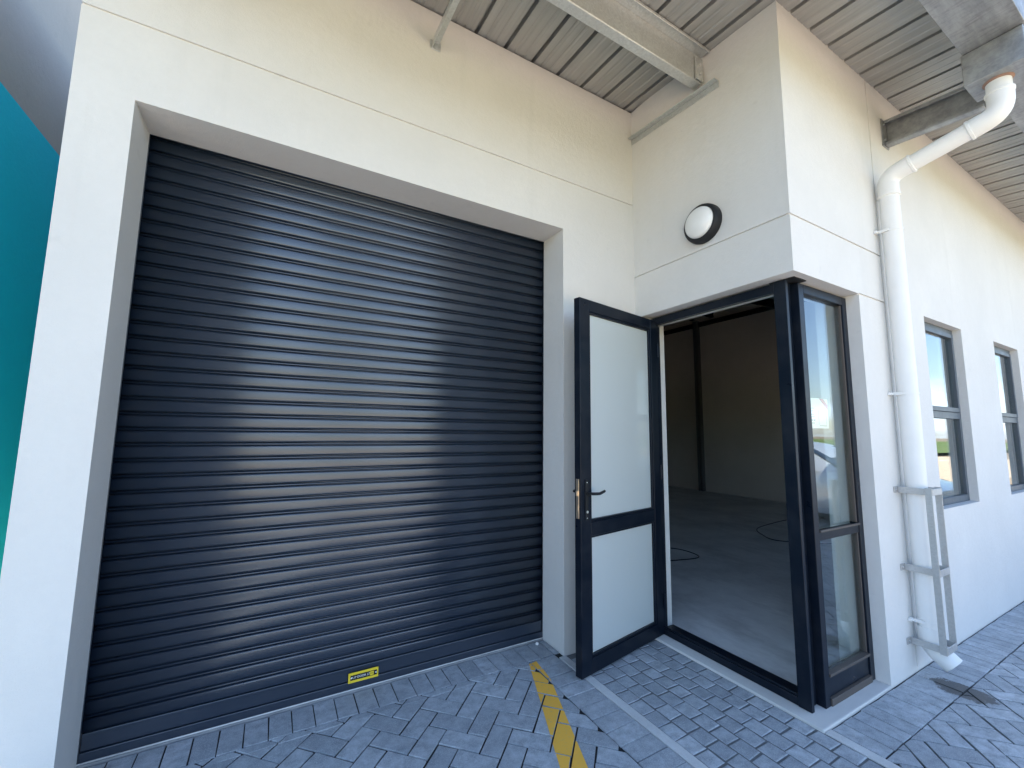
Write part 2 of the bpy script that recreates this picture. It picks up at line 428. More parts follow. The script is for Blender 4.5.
# ---------------------------------------------------------------- roller shutter
sh = bpy.data.objects.new('roller_shutter', None); COL.objects.link(sh); sh.parent = unit
pz, zc0 = .0762, .128
prof = []
nsl = 40
def slat(z):
    P = []
    for i in range(9):          # convex face of the slat
        t = i/8; P.append((.2720 - .0020*math.sin(math.pi*t)**.7, z + .0015 + .0520*t))
    P += [(.2760, z+.0545), (.2860, z+.0550), (.2862, z+.0588), (.2775, z+.0600), (.2755, z+.0628), (.2755, z+.0655), (.2775, z+.0685), (.2860, z+.0697), (.2862, z+.0757), (.2745, z+.0765)]
    return P
for i in range(nsl): prof += slat(zc0 + i*pz)
m = MB(); n = len(prof)
for x in (XL-.03, XR+.03): m.v += [(x, y, z) for y, z in prof]
for i in range(n-1): m.f.append([i, n+i, n+i+1, i+1]); m.a.append(0)
cur = m.build('slat_curtain', M_SHUT, sh, smooth=True)
sm = cur.modifiers.new('t', 'SOLIDIFY'); sm.thickness = .0012; sm.offset = -1
b = MB(); b.box(XL+.004, XR-.004, .272, .300, .052, .126); b.box(XL+.004, XR-.004, .262, .300, .010, .050); b.box(XL+.004, XR-.004, .268, .272, .112, .126)
b.build('bottom_rail', M_SHUT, sh, bevel=.003)
for x, s_ in ((XL, 1), (XR, -1)):
    gm = MB(); gm.box(min(x-.02*s_, x+.003*s_), max(x-.02*s_, x+.003*s_), .2622, .2668, .004, H_OPEN-.004)
    gm.build('guide_rail', M_SHUT, sh)
MB().box(XL-.1, XR+.1, .31, .62, H_OPEN-.05, H_OPEN+.35).build('shutter_box', M_BLACK, sh)
MB().box(XL-.1, XR+.1, .296, .305, H_OPEN-.06, H_OPEN+.35).build('hood', M_BLACK, sh)
# yellow contact plate with black band and lettering
def text(body, size, M, matl, parent, name='lettering', ext=.0004):
    cu = bpy.data.curves.new('t', 'FONT'); cu.body = body; cu.size = size; cu.extrude = ext; cu.align_x = 'CENTER'; cu.align_y = 'CENTER'
    t = bpy.data.objects.new('t', cu); COL.objects.link(t)
    bpy.context.view_layer.update()
    me = bpy.data.meshes.new_from_object(t.evaluated_get(bpy.context.evaluated_depsgraph_get()))
    bpy.data.objects.remove(t); me.name = name
    o = bpy.data.objects.new(name, me); COL.objects.link(o); o.parent = parent; me.materials.clear(); me.materials.append(matl); o.matrix_local = M
    return o
M_YLAB = mat('label_yellow', (.80, .58, .03), .5)[0]
M_KLAB = mat('label_black', (.015, .013, .012), .5)[0]
M_WLAB = mat('label_white', (.85, .84, .78), .4)[0]
pl = MB().box(-2.064, -1.896, .2588, .2608, .046, .100).build('contact_plate', M_YLAB, sh)
pl['label'] = 'yellow contact plate with a black lettered band'
MB().box(-2.052, -1.904, .2580, .2588, .0595, .0865).build('black_band', M_KLAB, pl)
RXW = Matrix.Rotation(R(90), 4, 'X')
text('A1P DOOR 27', .0165, Matrix.Translation((-1.996, .2577, .073)) @ RXW, M_WLAB, pl)
MB().box(-1.944, -1.922, .2572, .2579, .0625, .0835).build('yellow_patch', M_YLAB, pl)
text('131', .0125, Matrix.Translation((-1.933, .2568, .073)) @ RXW, M_KLAB, pl)
for x in (-2.047, -1.909): MB().lathe([(0, .003), (.003, .0025), (.0045, 0)], Matrix.Translation((x, .2578, .073)) @ RXW, 12).build('screw', M_WLAB, pl)
# pale threshold edge below the shutter
MB().box(XL+.002, XR-.002, .253, .262, -.05, .004).build('shutter_threshold', slab('threshold_grey', (.30, .31, .32), .2, 8), unit)

# ---------------------------------------------------------------- entrance: fixed frame
fr = bpy.data.objects.new('door_frame', None); COL.objects.link(fr); fr.parent = unit
f = MB()
f.box(.090, .150, -.115, -.0605, .0125, 2.418)                                         # hinge post
f.box(.090, .150, -1.050, -.1155, 2.362, 2.418)                                        # head
f.box(.086, .112, -1.121, -1.0505, .0125, 2.424); f.box(.1125, .150, -1.080, -1.0505, .0125, 2.424)   # lock post, stepped
f.build('frame', M_FRAME, fr, bevel=.002, seg=1)
MB().box(.090, .205, -1.050, -.1155, .0125, .058).box(.098, .118, -1.050, -.1155, .058, .070).build('threshold', M_FRAME, fr, bevel=.003, seg=1)
MB().box(.126, .134, -1.048, -.118, 2.350, 2.3615).build('weather_strip', M_ALU, fr)
MB().box(.114, .1225, -1.0845, -1.0805, .03, 2.41).build('gasket', M_ALU, fr)
# corner connector and corner window
cw = bpy.data.objects.new('corner_window', None); COL.objects.link(cw); cw.parent = unit
f = MB()
f.box(.1505, .1945, -1.092, -1.02, .0125, 2.424)
f.box(.195, .250, -1.138, -1.085, .0125, 2.418)
f.box(.736, .790, -1.138, -1.085, .0125, 2.418)
f.box(.2505, .7355, -1.138, -1.085, 2.362, 2.418)
f.box(.2505, .7355, -1.134, -1.085, .890, .938)
f.box(.2505, .7355, -1.130, -1.085, .052, .160)
f.build('frame', M_FRAME, cw, bevel=.002, seg=1)
bd = MB()
bd.box(.252, .7345, -1.144, -1.095, .161, .176); bd.box(.2505, .7355, -1.145, -1.085, .0125, .050); bd.box(.252, .7345, -1.146, -1.1345, .9385, .950)
bd.box(.7245, .7355, -1.128, -1.09, .1765, .889); bd.box(.7245, .7355, -1.128, -1.09, .951, 2.361)
bd.build('glazing_bead', M_BEAD, cw, bevel=.0015, seg=1)
MB().box(.2505, .724, -1.114, -1.108, .951, 2.361).build('pane', M_GLASS, cw)
MB().box(.2505, .724, -1.114, -1.108, .177, .889).build('pane', M_GLASS, cw)
MB().box(.10, .235, -1.165, -1.02, 2.4245, 2.4305).build('closer_plate', M_BLACK, cw)

# ---------------------------------------------------------------- open door leaf
ang = math.atan2(-.172, -.920)
LEAF = Matrix.Translation((.098, -.118, 0)) @ Matrix.Rotation(ang, 4, 'Z')     # local x along the leaf from the hinge, +y faces the viewer
leaf = bpy.data.objects.new('entrance_door', None); COL.objects.link(leaf); leaf.parent = unit; leaf.matrix_local = LEAF
leaf['label'] = 'open charcoal aluminium door leaf with frosted panes'
Wd, T0, T1 = .930, -.042, .010
f = MB(); z0, z1 = .014, 2.392
f.box(0.004, .090, T0, T1, z0, z1); f.box(Wd-.098, Wd, T0, T1, z0, z1)
f.box(.0905, Wd-.0985, T0, T1, z1-.082, z1); f.box(.0905, Wd-.0985, T0, T1, z0, .108); f.box(.0905, Wd-.0985, T0, T1, .838, .926)
f.build('door_frame', M_FRAME, leaf, bevel=.0025, seg=1)
f = MB()   # beads proud of the glass
for za, zb_ in ((.1085, .8375), (.9265, z1-.0825)):
    f.box(.0905, .104, T0+.008, T1-.006, za, zb_); f.box(Wd-.112, Wd-.0985, T0+.008, T1-.006, za, zb_)
    f.box(.1045, Wd-.1125, T0+.008, T1-.006, za, za+.013); f.box(.1045, Wd-.1125, T0+.008, T1-.006, zb_-.013, zb_)
f.build('glazing_bead', M_FRAME, leaf, bevel=.0015, seg=1)
for za, zb_ in ((.122, .824), (.940, z1-.096)):
    MB().box(.1045, Wd-.1125, -.019, -.013, za, zb_).build('pane', M_FROST, leaf)
h = MB()
h.box(Wd-.062, Wd-.036, T1+.0005, T1+.010, .945, 1.195)
h.tube([(Wd-.049, T1+.008, 1.112), (Wd-.049, T1+.050, 1.112)], .009, 14)
h.tube([(Wd-.049, T1+.046, 1.112), (Wd-.075, T1+.052, 1.110), (Wd-.12, T1+.054, 1.108), (Wd-.165, T1+.050, 1.116), (Wd-.178, T1+.048, 1.119)], [.0095, .0095, .009, .0085, .008], 14)
h.tube([(Wd-.049, T0-.001, 1.112), (Wd-.049, T0-.05, 1.112), (Wd-.06, T0-.056, 1.112), (Wd-.17, T0-.056, 1.112)], .009, 12)
h.build('handle', M_BLACK, leaf, smooth=True)
lk = MB(); lk.box(Wd+.0005, Wd+.004, -.028, -.004, .955, 1.200); lk.box(Wd+.004, Wd+.015, -.022, -.010, 1.095, 1.125); lk.box(Wd+.004, Wd+.006, -.024, -.008, 1.0, 1.04)
lk.build('lock_plate', M_BRASS, leaf, bevel=.001, seg=1)
ky = MB(); ky.lathe([(0, .004), (.008, .004), (.0085, 0)], Matrix.Translation((Wd-.049, T1+.0105, .995)) @ Matrix.Rotation(R(-90), 4, 'X'), 16)
for z in (1.178, .957): MB().lathe([(0, .002), (.003, .0015), (.0038, 0)], Matrix.Translation((Wd-.049, T1+.0105, z)) @ Matrix.Rotation(R(-90), 4, 'X'), 10).build('screw', M_ALU, leaf)
ky.build('key_cylinder', M_ALU, leaf)
for z in (.25, 1.2, 2.15):
    MB().tube([(.0, .0165, z-.05), (.0, .0165, z+.05)], .0085, 12).build('hinge', M_FRAME, leaf, smooth=True)

# ---------------------------------------------------------------- side windows
def side_window(xa, xb):
    w = bpy.data.objects.new('window', None); COL.objects.link(w); w.parent = unit; w.location = (xa, -1.157, WB)
    W, Hh = xb-xa, WT-WB; tz = Hh*.485
    f = MB(); t = .045
    f.box(.002, t, 0, .055, .002, Hh-.002); f.box(W-t, W-.002, 0, .055, .002, Hh-.002)
    f.box(t+.0005, W-t-.0005, 0, .055, Hh-t, Hh-.002); f.box(t+.0005, W-t-.0005, 0, .055, .002, t+.01); f.box(t+.0005, W-t-.0005, -.004, .055, tz-.028, tz+.028)
    f.build('frame', M_WFRAME, w, bevel=.002, seg=1)
    s = MB(); q = .038      # top-hung sash
    s.box(t+.001, t+q, -.012, .03, tz+.030, Hh-t-.001); s.box(W-t-q, W-t-.001, -.012, .03, tz+.030, Hh-t-.001)
    s.box(t+q+.0005, W-t-q-.0005, -.012, .03, Hh-t-q, Hh-t-.001); s.box(t+q+.0005, W-t-q-.0005, -.012, .03, tz+.030, tz+.030+q)
    s.build('sash', M_WFRAME, w, bevel=.002, seg=1)
    MB().box(t+q+.001, W-t-q-.001, .010, .016, tz+.031+q, Hh-t-q-.001).build('pane', M_GLASS, w)
    MB().box(t+.001, W-t-.001, .020, .026, t+.011, tz-.0285).build('pane', M_GLASS, w)
    st = MB(); st.box(W*.45, W*.45+.02, .031, .045, tz+.04, tz+.07); st.box(W*.45, W*.45+.14, .045, .052, tz+.045, tz+.057)
    st.build('stay', M_BLACK, w)
    MB().box(.0, W, .056, .105, -.0, .010).build('sill', M_SILL, w)
for a_, b_ in ((W1a, W1b), (W2a, W2b), (5.36, 6.19)): side_window(a_, b_)

# ---------------------------------------------------------------- notice inside the corner window
nt = tag(MB().box(.262, .512, -1.1072, -1.1066, 1.538, 1.722).build('notice', mat('paper', (.86, .87, .86), .7)[0]), 'white paper notice with a red corner ribbon stuck inside the narrow corner window', 'notice')
M_RED = mat('ribbon_red', (.50, .02, .03), .6)[0]; M_INK = mat('printed_ink', (.30, .33, .38), .7)[0]
y = -1.1078
MB().add([(.410, y, 1.722), (.462, y, 1.722), (.512, y, 1.686), (.512, y, 1.650)], [(0,1,2,3)]).build('ribbon', M_RED, nt)
ink = MB()
for i, (xa, xb, z, hh) in enumerate([(.285, .315, 1.705, .008), (.285, .31, 1.690, .008), (.283, .345, 1.662, .004), (.285, .335, 1.645, .005), (.283, .34, 1.625, .005), (.285, .35, 1.610, .004), (.283, .325, 1.592, .010), (.335, .355, 1.592, .010), (.285, .345, 1.572, .005), (.40, .49, 1.556, .004)]):
    ink.box(xa, xb, y, y+.0004, z-hh, z)
ink.box(.395, .398, y, y+.0004, 1.562, 1.648); ink.box(.485, .488, y, y+.0004, 1.562, 1.648)
ink.build('printed_lines', M_INK, nt)

# ---------------------------------------------------------------- bulkhead lamp
lamp = thing('wall_lamp', 'round black bulkhead lamp with a white domed diffuser on the plaster above the door', 'lamp', (0, -.665, 2.945))
LM = Matrix.Rotation(R(-90), 4, 'Y')
bs = MB(); bs.lathe([(0, .0012), (.132, .0012), (.136, .006), (.136, .026), (.134, .040), (.128, .056), (.118, .064), (.112, .066), (.108, .058), (0, .056)], LM, 56); 
base = bs.build('housing', M_BLACK, lamp, smooth=True)
df = MB(); pr = [(.1085*math.cos(t), .060 + .052*math.sin(t)) for t in [i*math.pi/2/10 for i in range(10)]] + [(.0005, .112)]
df.lathe(pr, LM, 56)
dm, N, L, b = mat('opal_diffuser', (.82, .82, .80), .22, spec=.5); b.inputs['Subsurface Weight'].default_value = .15; b.inputs['Subsurface Radius'].default_value = (.02, .02, .02)
df.build('diffuser', dm, lamp, smooth=True)
for a_ in (-55, 65, 185): MB().lathe([(0, .002), (.005, .002), (.006, 0)], LM @ Matrix.Rotation(R(a_), 4, 'Z') @ Matrix.Translation((.1345, 0, .042)) @ Matrix.Rotation(R(75), 4, 'Y'), 10).build('screw', M_BLACK, lamp)

# ---------------------------------------------------------------- downpipe
dp = thing('downpipe', 'white plastic downpipe on the right wall, with an offset elbow under the gutter', 'downpipe', (1.18, -1.29, 0))
def P(m, name, matl=M_PVC, **k): return off(m.build(name, matl, dp, **k), dp)
def arc(p0, pc, p1, n=9):
    p0, pc, p1 = Vector(p0), Vector(pc), Vector(p1)
    return [(1-t)**2*p0 + 2*t*(1-t)*pc + t*t*p1 for t in [i/n for i in range(n+1)]]
px, py, r = 1.18, -1.29, .055
A = Vector((px, py, 3.335)); B = Vector((1.2, -1.842, 3.455)); dv = (B-A).normalized()
P(MB().tube([(px, py, .245), (px, py, 3.225)], r, 32, hollow=.003), 'pipe_shaft', smooth=True)
P(MB().tube([(px, py, 3.195), (px, py, 3.262)] + arc((px, py, 3.265), A, A + dv*.085)[1:] + [A + dv*.13], [r+.006]*2 + [r+.004]*9 + [r+.006], 32), 'lower_elbow', smooth=True)
P(MB().tube([A + dv*.10, B - dv*.10], r, 32), 'offset_pipe', smooth=True)
P(MB().tube([B - dv*.135, B - dv*.085] + arc(B - dv*.08, B, B + Vector((0, 0, .085)))[1:] + [B + Vector((0, 0, .125))], [r+.006]*2 + [r+.004]*9 + [r+.006], 32), 'upper_elbow', smooth=True)
for c_, dd in ((A + dv*.135, dv), (B - dv*.14, dv), (Vector((px, py, 3.19)), Vector((0, 0, 1))), (B + Vector((0, 0, .13)), Vector((0, 0, 1)))):
    P(MB().tube([c_ - dd*.010, c_ - dd*.006, c_ + dd*.006, c_ + dd*.010], [r+.004, r+.0095, r+.0095, r+.004], 32), 'socket_ring', smooth=True)
P(MB().tube([B + Vector((0, 0, .12)), B + Vector((0, 0, .2065))], r, 32), 'outlet_stub', smooth=True)
P(MB().tube([(1.2, -1.842, 3.652), (1.2, -1.842, 3.6615)], [r+.004, r+.012], 28), 'sealant', M_SEAL, smooth=True)
K = Vector((px, py, .185)); sd = Vector((.10, -.80, -.70)).normalized()
P(MB().tube([(px, py, .30), (px, py, .245)] + arc((px, py, .24), K, K + sd*.055)[1:] + [K + sd*.125], [r+.005]*11 + [r+.004], 32, hollow=.004), 'shoe', smooth=True)
for z in (2.93, 1.78, .33):
    cl = MB().tube([(px, py, z-.009), (px, py, z+.009)], r+.003, 32); cl.box(px-.085, px-.052, -1.232, -1.2145, z-.009, z+.009); cl.box(px-.062, px-.050, -1.29, -1.232, z-.009, z+.009)
    cl.tube([(px-.072, -1.232, z), (px-.072, -1.24, z)], .006, 8)
    P(cl, 'pipe_clip', smooth=True)

# ---------------------------------------------------------------- galvanised guard round the foot of the pipe
gd = thing('pipe_guard', 'galvanised steel guard of flat bars bolted round the foot of the white downpipe', 'pipe guard', (1.18, -D, 0))
gx0, gx1, gy = 1.100, 1.258, -1.390
for z in (1.145, .655, .205):
    m = MB(); t = .005; hz = .020
    m.box(gx0-.048, gx0+t, -D-.0055, -D-.001, z-hz, z+hz); m.box(gx1-t, gx1+.048, -D-.0055, -D-.001, z-hz, z+hz)
    m.box(gx0, gx0+t, gy, -D-.006, z-hz, z+hz); m.box(gx1-t, gx1, gy, -D-.006, z-hz, z+hz)
    m.box(gx0+t, gx1-t, gy, gy+t, z-hz, z+hz)
    for x in (gx0-.028, gx1+.028): m.lathe([(0, .008), (.008, .008), (.009, 0)], Matrix.Translation((x, -D-.0055, z)) @ Matrix.Rotation(R(90), 4, 'X'), 6)
    off(m.build('strap', M_GUARD, gd, bevel=.0012, seg=1), gd)
for x in (gx0-.0052, gx1+.0002):
    m = MB(); m.box(x, x+.005, gy+.002, gy+.036, .18, 1.17)
    off(m.build('upright', M_GUARD, gd, bevel=.0012, seg=1), gd)

# ---------------------------------------------------------------- neighbour on the left: its side wall, grey above and teal below
nb = thing('neighbouring_unit', 'teal and grey painted side wall of the neighbouring unit at the left edge', 'building', (-4.2, -.4, 0))
def nbp(m, name, matl, **k): return off(m.build(name, matl, nb, **k), nb)
zt = 3.68
nbp(MB().box(-11, -4.2, -.4, 9, zt, 6.0), 'upper_wall', M_GREY)
nbp(MB().box(-11, -4.1985, -.4015, 9.001, -.1, zt-.0005), 'lower_wall', M_TEAL)
nbp(MB().box(-4.196, XP-.003, 6.0, 6.2, -.1, 6.0), 'passage_sun_block', M_GREY)  # unseen wall, added across the passage to keep sun out of the gap
nbp(MB().box(-11.2, -4.12, -.5, 9.2, 6.005, 6.08), 'roof_edge', M_GUTT)

# ---------------------------------------------------------------- ground
def clip(poly, a, b, c):      # keep a*x + b*y <= c
    out = []; n = len(poly)
    for i in range(n):
        p, q = poly[i], poly[(i+1) % n]; dp_, dq = a*p[0]+b*p[1]-c, a*q[0]+b*q[1]-c
        if dp_ <= 0: out.append(p)
        if (dp_ < 0) != (dq < 0) and dp_ != dq and dp_*dq < 0:
            t = dp_/(dp_-dq); out.append((p[0]+t*(q[0]-p[0]), p[1]+t*(q[1]-p[1])))
    return out
def area(p): return .5*abs(sum(p[i][0]*p[(i+1) % len(p)][1]-p[(i+1) % len(p)][0]*p[i][1] for i in range(len(p)))) if len(p) > 2 else 0
STONES = []                   # (polygon, z) of every stone near the painted line
def stone(m, poly, ch=.0018, jit=.0017, zv=.0014, tilt=.002):
    if area(poly) < .0006: return
    sgn = sum(poly[i][0]*poly[(i+1) % len(poly)][1]-poly[(i+1) % len(poly)][0]*poly[i][1] for i in range(len(poly)))
    if sgn < 0: poly = poly[::-1]
    cx = sum(p[0] for p in poly)/len(poly); cy = sum(p[1] for p in poly)/len(poly)
    if jit: poly = [(x+random.uniform(-jit, jit), y+random.uniform(-jit, jit)) for x, y in poly]
    dz = random.uniform(-zv, zv); tx, ty = random.uniform(-tilt, tilt), random.uniform(-tilt, tilt)
    def top(x, y, q): return dz + tx*(x-cx)*6 + ty*(y-cy)*6 - q
    n = len(poly); rings = []
    for off_, q in ((0, .05), (0, ch*1.1), (ch*.45, ch*.3), (ch*1.3, 0)):
        rg = []
        for x, y in poly:
            dx, dy = cx-x, cy-y; l = math.hypot(dx, dy) or 1; k = min(off_*1.35/l, .8)
            X, Y = x+dx*k, y+dy*k; rg.append((X, Y, top(X, Y, q)))
        rings.append(rg)
    vs = [p for rg in rings for p in rg]; fs = []
    for i in range(3):
        for k in range(n): fs.append((i*n+k, i*n+(k+1) % n, (i+1)*n+(k+1) % n, (i+1)*n+k))
    fs.append(tuple(3*n+k for k in range(n)))
    m.cur = min(1, max(0, random.gauss(.5, .28))); m.add(vs, fs)
    STONES.append(([(p[0], p[1]) for p in rings[2]], top, cx, cy))
def rect(x0, x1, y0, y1, g=.003): return [(x0+g, y0+g), (x1-g, y0+g), (x1-g, y1-g), (x0+g, y1-g)]
def herring(m, region, planes, origin, w=.105, g=.0042, phase=0):
    xa, xb, ya, yb = region; c = math.sqrt(.5); rng = int(max(xb-xa, yb-ya)/w*1.5)+4
    mx, my = (xa+xb)/2, (ya+yb)/2
    uc = int(((mx-origin[0])*c+(my-origin[1])*c)/w); vc = int((-(mx-origin[0])*c+(my-origin[1])*c)/w)
    for a in range(uc-rng, uc+rng):
        for b in range(vc-rng, vc+rng):
            k = (a-b+phase) % 4
            if k == 0: u0, u1, v0, v1 = a, a+2, b, b+1
            elif k == 3: u0, u1, v0, v1 = a, a+1, b, b+2
            else: continue
            q = [(u*w, v*w) for u, v in ((u0, v0), (u1, v0), (u1, v1), (u0, v1))]
            gu = [(u+(g if i in (0, 3) else -g), v+(g if i in (0, 1) else -g)) for i, (u, v) in enumerate(q)]
            jx = random.uniform(-.0012, .0012); jy = random.uniform(-.0012, .0012)
            p = [(origin[0]+(u-v)*c+jx, origin[1]+(u+v)*c+jy) for u, v in gu]
            if all(x < xa or x > xb or y < ya or y > yb for x, y in p): continue
            for pa, pb, pc in planes:
                p = clip(p, pa, pb, pc)
                if len(p) < 3: break
            if len(p) >= 3: stone(m, p)
XS0, XS1 = -.772, -.718       # concrete strip between forecourt and cobbles
pv = MB(); YF = -4.6
# soldier course in the shutter recess and in front of it
x = XL+.004
while x < XR-.02:
    stone(pv, rect(x, min(x+.105, XR-.004), .047, .243), jit=.0015); x += .105
# soldier course beside the strip
y = .045
while y > YF:
    stone(pv, rect(-.976, XS0-.002, y-.105, y), jit=.0018); y -= .105
pb = [(1, 0, -.980), (-1, 0, 3.408), (0, 1, .043), (0, -1, -YF)]
herring(pv, (-3.41, -.980, -1.6, .043), [(1, 0, -.980), (-1, 0, 3.19), (0, 1, .043), (0, -1, 0)], (-1.221, -.139), phase=0)
herring(pv, (-6.2, -.980, YF, 0), [(1, 0, -.980), (-1, 0, 6.2), (0, 1, -.003), (0, -1, -YF)], (-1.221, -.139), phase=0)
# right of the entrance block: soldier course along the wall, herringbone beyond
x = .062
while x < 9.5:
    w_ = .105; stone(pv, rect(x, x+w_, -1.436, -D-.006), jit=.002); x += w_
herring(pv, (.062, 9.5, YF, -1.44), [(-1, 0, -.064), (1, 0, 9.5), (0, 1, -1.440), (0, -1, -YF)], (.6, -1.7), phase=1)
struct(pv.build('forecourt_paving', M_PAVE, attr='tone'))
# cobbles in front of the door
cb = MB(); ncol = 7; wc = (0 - XS1 - .004)/ncol
for i in range(ncol):
    x0_ = XS1 + .002 + i*wc; y = -.05 - random.uniform(-.03, .03); xa, xb = x0_, x0_+wc
    while y > YF:
        l = random.uniform(.099, .111)
        stone(cb, rect(xa, xb, y-l, y, .0030), ch=.0050, jit=.0030, zv=.0012, tilt=.003); y -= l
struct(cb.build('cobble_paving', M_COBB, attr='tone'))
ks = MB(); ks.box(XS0, XS1, YF, -.003, -.05, .003); ks.box(.002, .058, YF, -D-.004, -.05, .003)
struct(ks.build('concrete_edging', M_CONC, bevel=.003))
struct(MB().box(XS1+.001, .001, YF, -.002, -.03, -.0030).build('cobble_bed', slab('cobble_joint', (.13, .14, .15), .35, 25)))
# painted line, worn over the paver tops
Lp = [(-.991, .022), (-.930, .032), (-.956, -.165), (-1.198, -.819), (-1.198-1.36, -.819-3.7), (-1.309-1.36, -.76-3.7), (-1.309, -.76)]
ym = MB()
tri = [[Lp[0], Lp[1], Lp[2], Lp[6]], [Lp[6], Lp[2], Lp[3]], [Lp[6], Lp[3], Lp[4], Lp[5]]]
for sp, top, cx, cy in STONES:
    if not (-2.9 < cx < -.85 and cy < .1): continue
    for tp in tri:
        q = tp
        s2 = sum(tp[i][0]*tp[(i+1) % len(tp)][1]-tp[(i+1) % len(tp)][0]*tp[i][1] for i in range(len(tp)))
        p = sp
        for i in range(len(tp)):
            a_, b_ = tp[i], tp[(i+1) % len(tp)]; nx, ny = (b_[1]-a_[1]), -(b_[0]-a_[0])
            if s2 < 0: nx, ny = -nx, -ny
            p = clip(p, nx, ny, nx*a_[0]+ny*a_[1])
            if len(p) < 3: break
        if len(p) >= 3 and area(p) > 2e-5:
            ym.add([(x_, y_, top(x_, y_, 0)+.0012) for x_, y_ in p], [tuple(range(len(p)))])
struct(ym.build('painted_line', M_YEL))
# sand bed, sunlit brick lot, field and far ground
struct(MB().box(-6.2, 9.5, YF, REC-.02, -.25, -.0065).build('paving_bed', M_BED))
struct(MB().box(-30, -6.202, YF, -.41, -.25, -.003).box(-4.19, XP-.002, .001, 9.5, -.25, -.003).build('concrete_apron', slab('apron_tan', (.38, .31, .235), .2, 1.2)))
def lot_mat():
    m, N, L, b = mat('lot_brick', (.42, .33, .25), .85)
    tc = N.new('ShaderNodeTexCoord'); br = N.new('ShaderNodeTexBrick'); br.inputs['Scale'].default_value = 1
    br.inputs['Brick Width'].default_value = .21; br.inputs['Row Height'].default_value = .105; br.inputs['Mortar Size'].default_value = .004
    br.inputs['Color1'].default_value = (.54, .42, .29, 1); br.inputs['Color2'].default_value = (.47, .36, .245, 1); br.inputs['Mortar'].default_value = (.17, .15, .12, 1)
    L.new(tc.outputs['Object'], br.inputs['Vector']); a = noise(N, L, .8, 5, .6)
    L.new(mix(N, L, ramp(N, L, a, [(.35, grey(0)), (.7, grey(.4))]), br.outputs['Color'], (.44, .35, .25)), b.inputs['Base Color']); return m
struct(MB().box(-30, 40, -13.5, YF-.005, -.25, -.004).build('brick_lot', lot_mat()))
M_WLINE = slab('white_line_paint', (.75, .74, .70), .1, 6)
struct(MB().box(-30, 40, -9.72, -9.6, -.0035, .0005).build('bay_line', M_WLINE))
struct(MB().box(-30, 40, -13.65, -13.5, -.2, .12).build('kerb', M_CONC, bevel=.01))
def grass_mat():
    m, N, L, b = mat('field_grass', (.10, .15, .045), .9, spec=.2)
    a = noise(N, L, .25, 6, .65); f = noise(N, L, 9, 5, .7)
    c = ramp(N, L, a, [(.3, (.075, .125, .035)), (.55, (.115, .165, .05)), (.75, (.20, .19, .085))])
    L.new(mix(N, L, ramp(N, L, f, [(.4, grey(0)), (.7, grey(.6))]), c, (.05, .085, .025)), b.inputs['Base Color']); bump(N, L, b, f, .8, .06); return m
struct(MB().add([(-400, -400, -.26), (400, -400, -.26), (400, 400, -.26), (-400, 400, -.26)], [(0,1,2,3)]).build('ground', slab('far_soil', (.20, .16, .11), .2, .4)))
fg = MB(); nx_, ny_ = 40, 30
for j in range(ny_+1):
    for i in range(nx_+1):
        x_ = -150 + 300*i/nx_; y_ = -13.66 - 150*(j/ny_)**1.6
        fg.v.append((x_, y_, .04 + (random.uniform(-.02, .05) if j else 0)))
for j in range(ny_):
    for i in range(nx_):
        k = j*(nx_+1)+i; fg.f.append([k, k+nx_+1, k+nx_+2, k+1]); fg.a.append(0)
struct(fg.build('grass_field', grass_mat()))
# far belt of trees on the other side of the field: one mass of leaf clumps
tb = MB()
for i in range(5200):
    x_ = random.uniform(-140, 140); hgt = 3.2 + 2.6*math.sin(x_*.11)**2 + 1.6*math.sin(x_*.37+1)**2
    z_ = .3 + hgt*random.random()**.8; y_ = -95 + random.uniform(-5, 5)*(1-z_/9); s_ = random.uniform(.35, .8)
    c_ = Vector((x_, y_, z_)); u_ = Vector((random.gauss(0, 1), random.gauss(0, 1), random.gauss(0, 1))).normalized(); v_ = u_.orthogonal().normalized(); w_ = u_.cross(v_)
    tb.cur = random.random(); tb.add([c_+v_*s_, c_+w_*s_*.7, c_-v_*s_, c_-w_*s_*.7], [(0,1,2,3)])
lm, N, L, b = mat('far_leaves', (.05, .08, .03), .9)
at = N.new('ShaderNodeAttribute'); at.attribute_name = 'tone'; L.new(ramp(N, L, at.outputs['Fac'], [(0, (.035, .06, .02)), (1, (.09, .12, .045))]), b.inputs['Base Color'])
struct(tb.build('tree_belt', lm, attr='tone'), 'stuff')

# ---------------------------------------------------------------- small things
pb_ = MB(); pb_.lathe([(0, 0), (.011, .001), (.0135, .006), (.012, .012), (.006, .015), (0, .0155)], Matrix.Translation((-.813, .203, .003)), 14)
tag(pb_.build('bottle_cap', mat('white_plastic', (.85, .85, .84), .5)[0], smooth=True), 'small white plastic cap lying on the pavers by the right foot of the shutter', 'bottle cap')
def cable(pts, label):
    P_ = [Vector((x_, y_, .019)) for x_, y_ in pts]; path = []
    for i in range(len(P_)-1):
        p0, p1, p2, p3 = P_[max(i-1, 0)], P_[i], P_[i+1], P_[min(i+2, len(P_)-1)]
        for t in [j/8 for j in range(8)]:
            path.append(.5*((2*p1)+(-p0+p2)*t+(2*p0-5*p1+4*p2-p3)*t*t+(-p0+3*p1-3*p2+p3)*t**3))
    tag(MB().tube(path, .0055, 8).build('cable', M_BLACK, smooth=True), label, 'cable')
cable([(1.55, 1.55), (1.95, 1.50), (2.10, 1.30), (2.02, 1.02), (1.66, 1.06), (1.2, 1.2)], 'short loop of black cable on the hall floor nearest the open door')
cable([(5.3, 1.75), (4.9, 1.72), (4.2, 1.60), (3.85, 1.32), (3.72, 1.0), (4.3, .55), (5.2, .3)], 'longer loop of black cable deeper in the hall on the concrete floor')

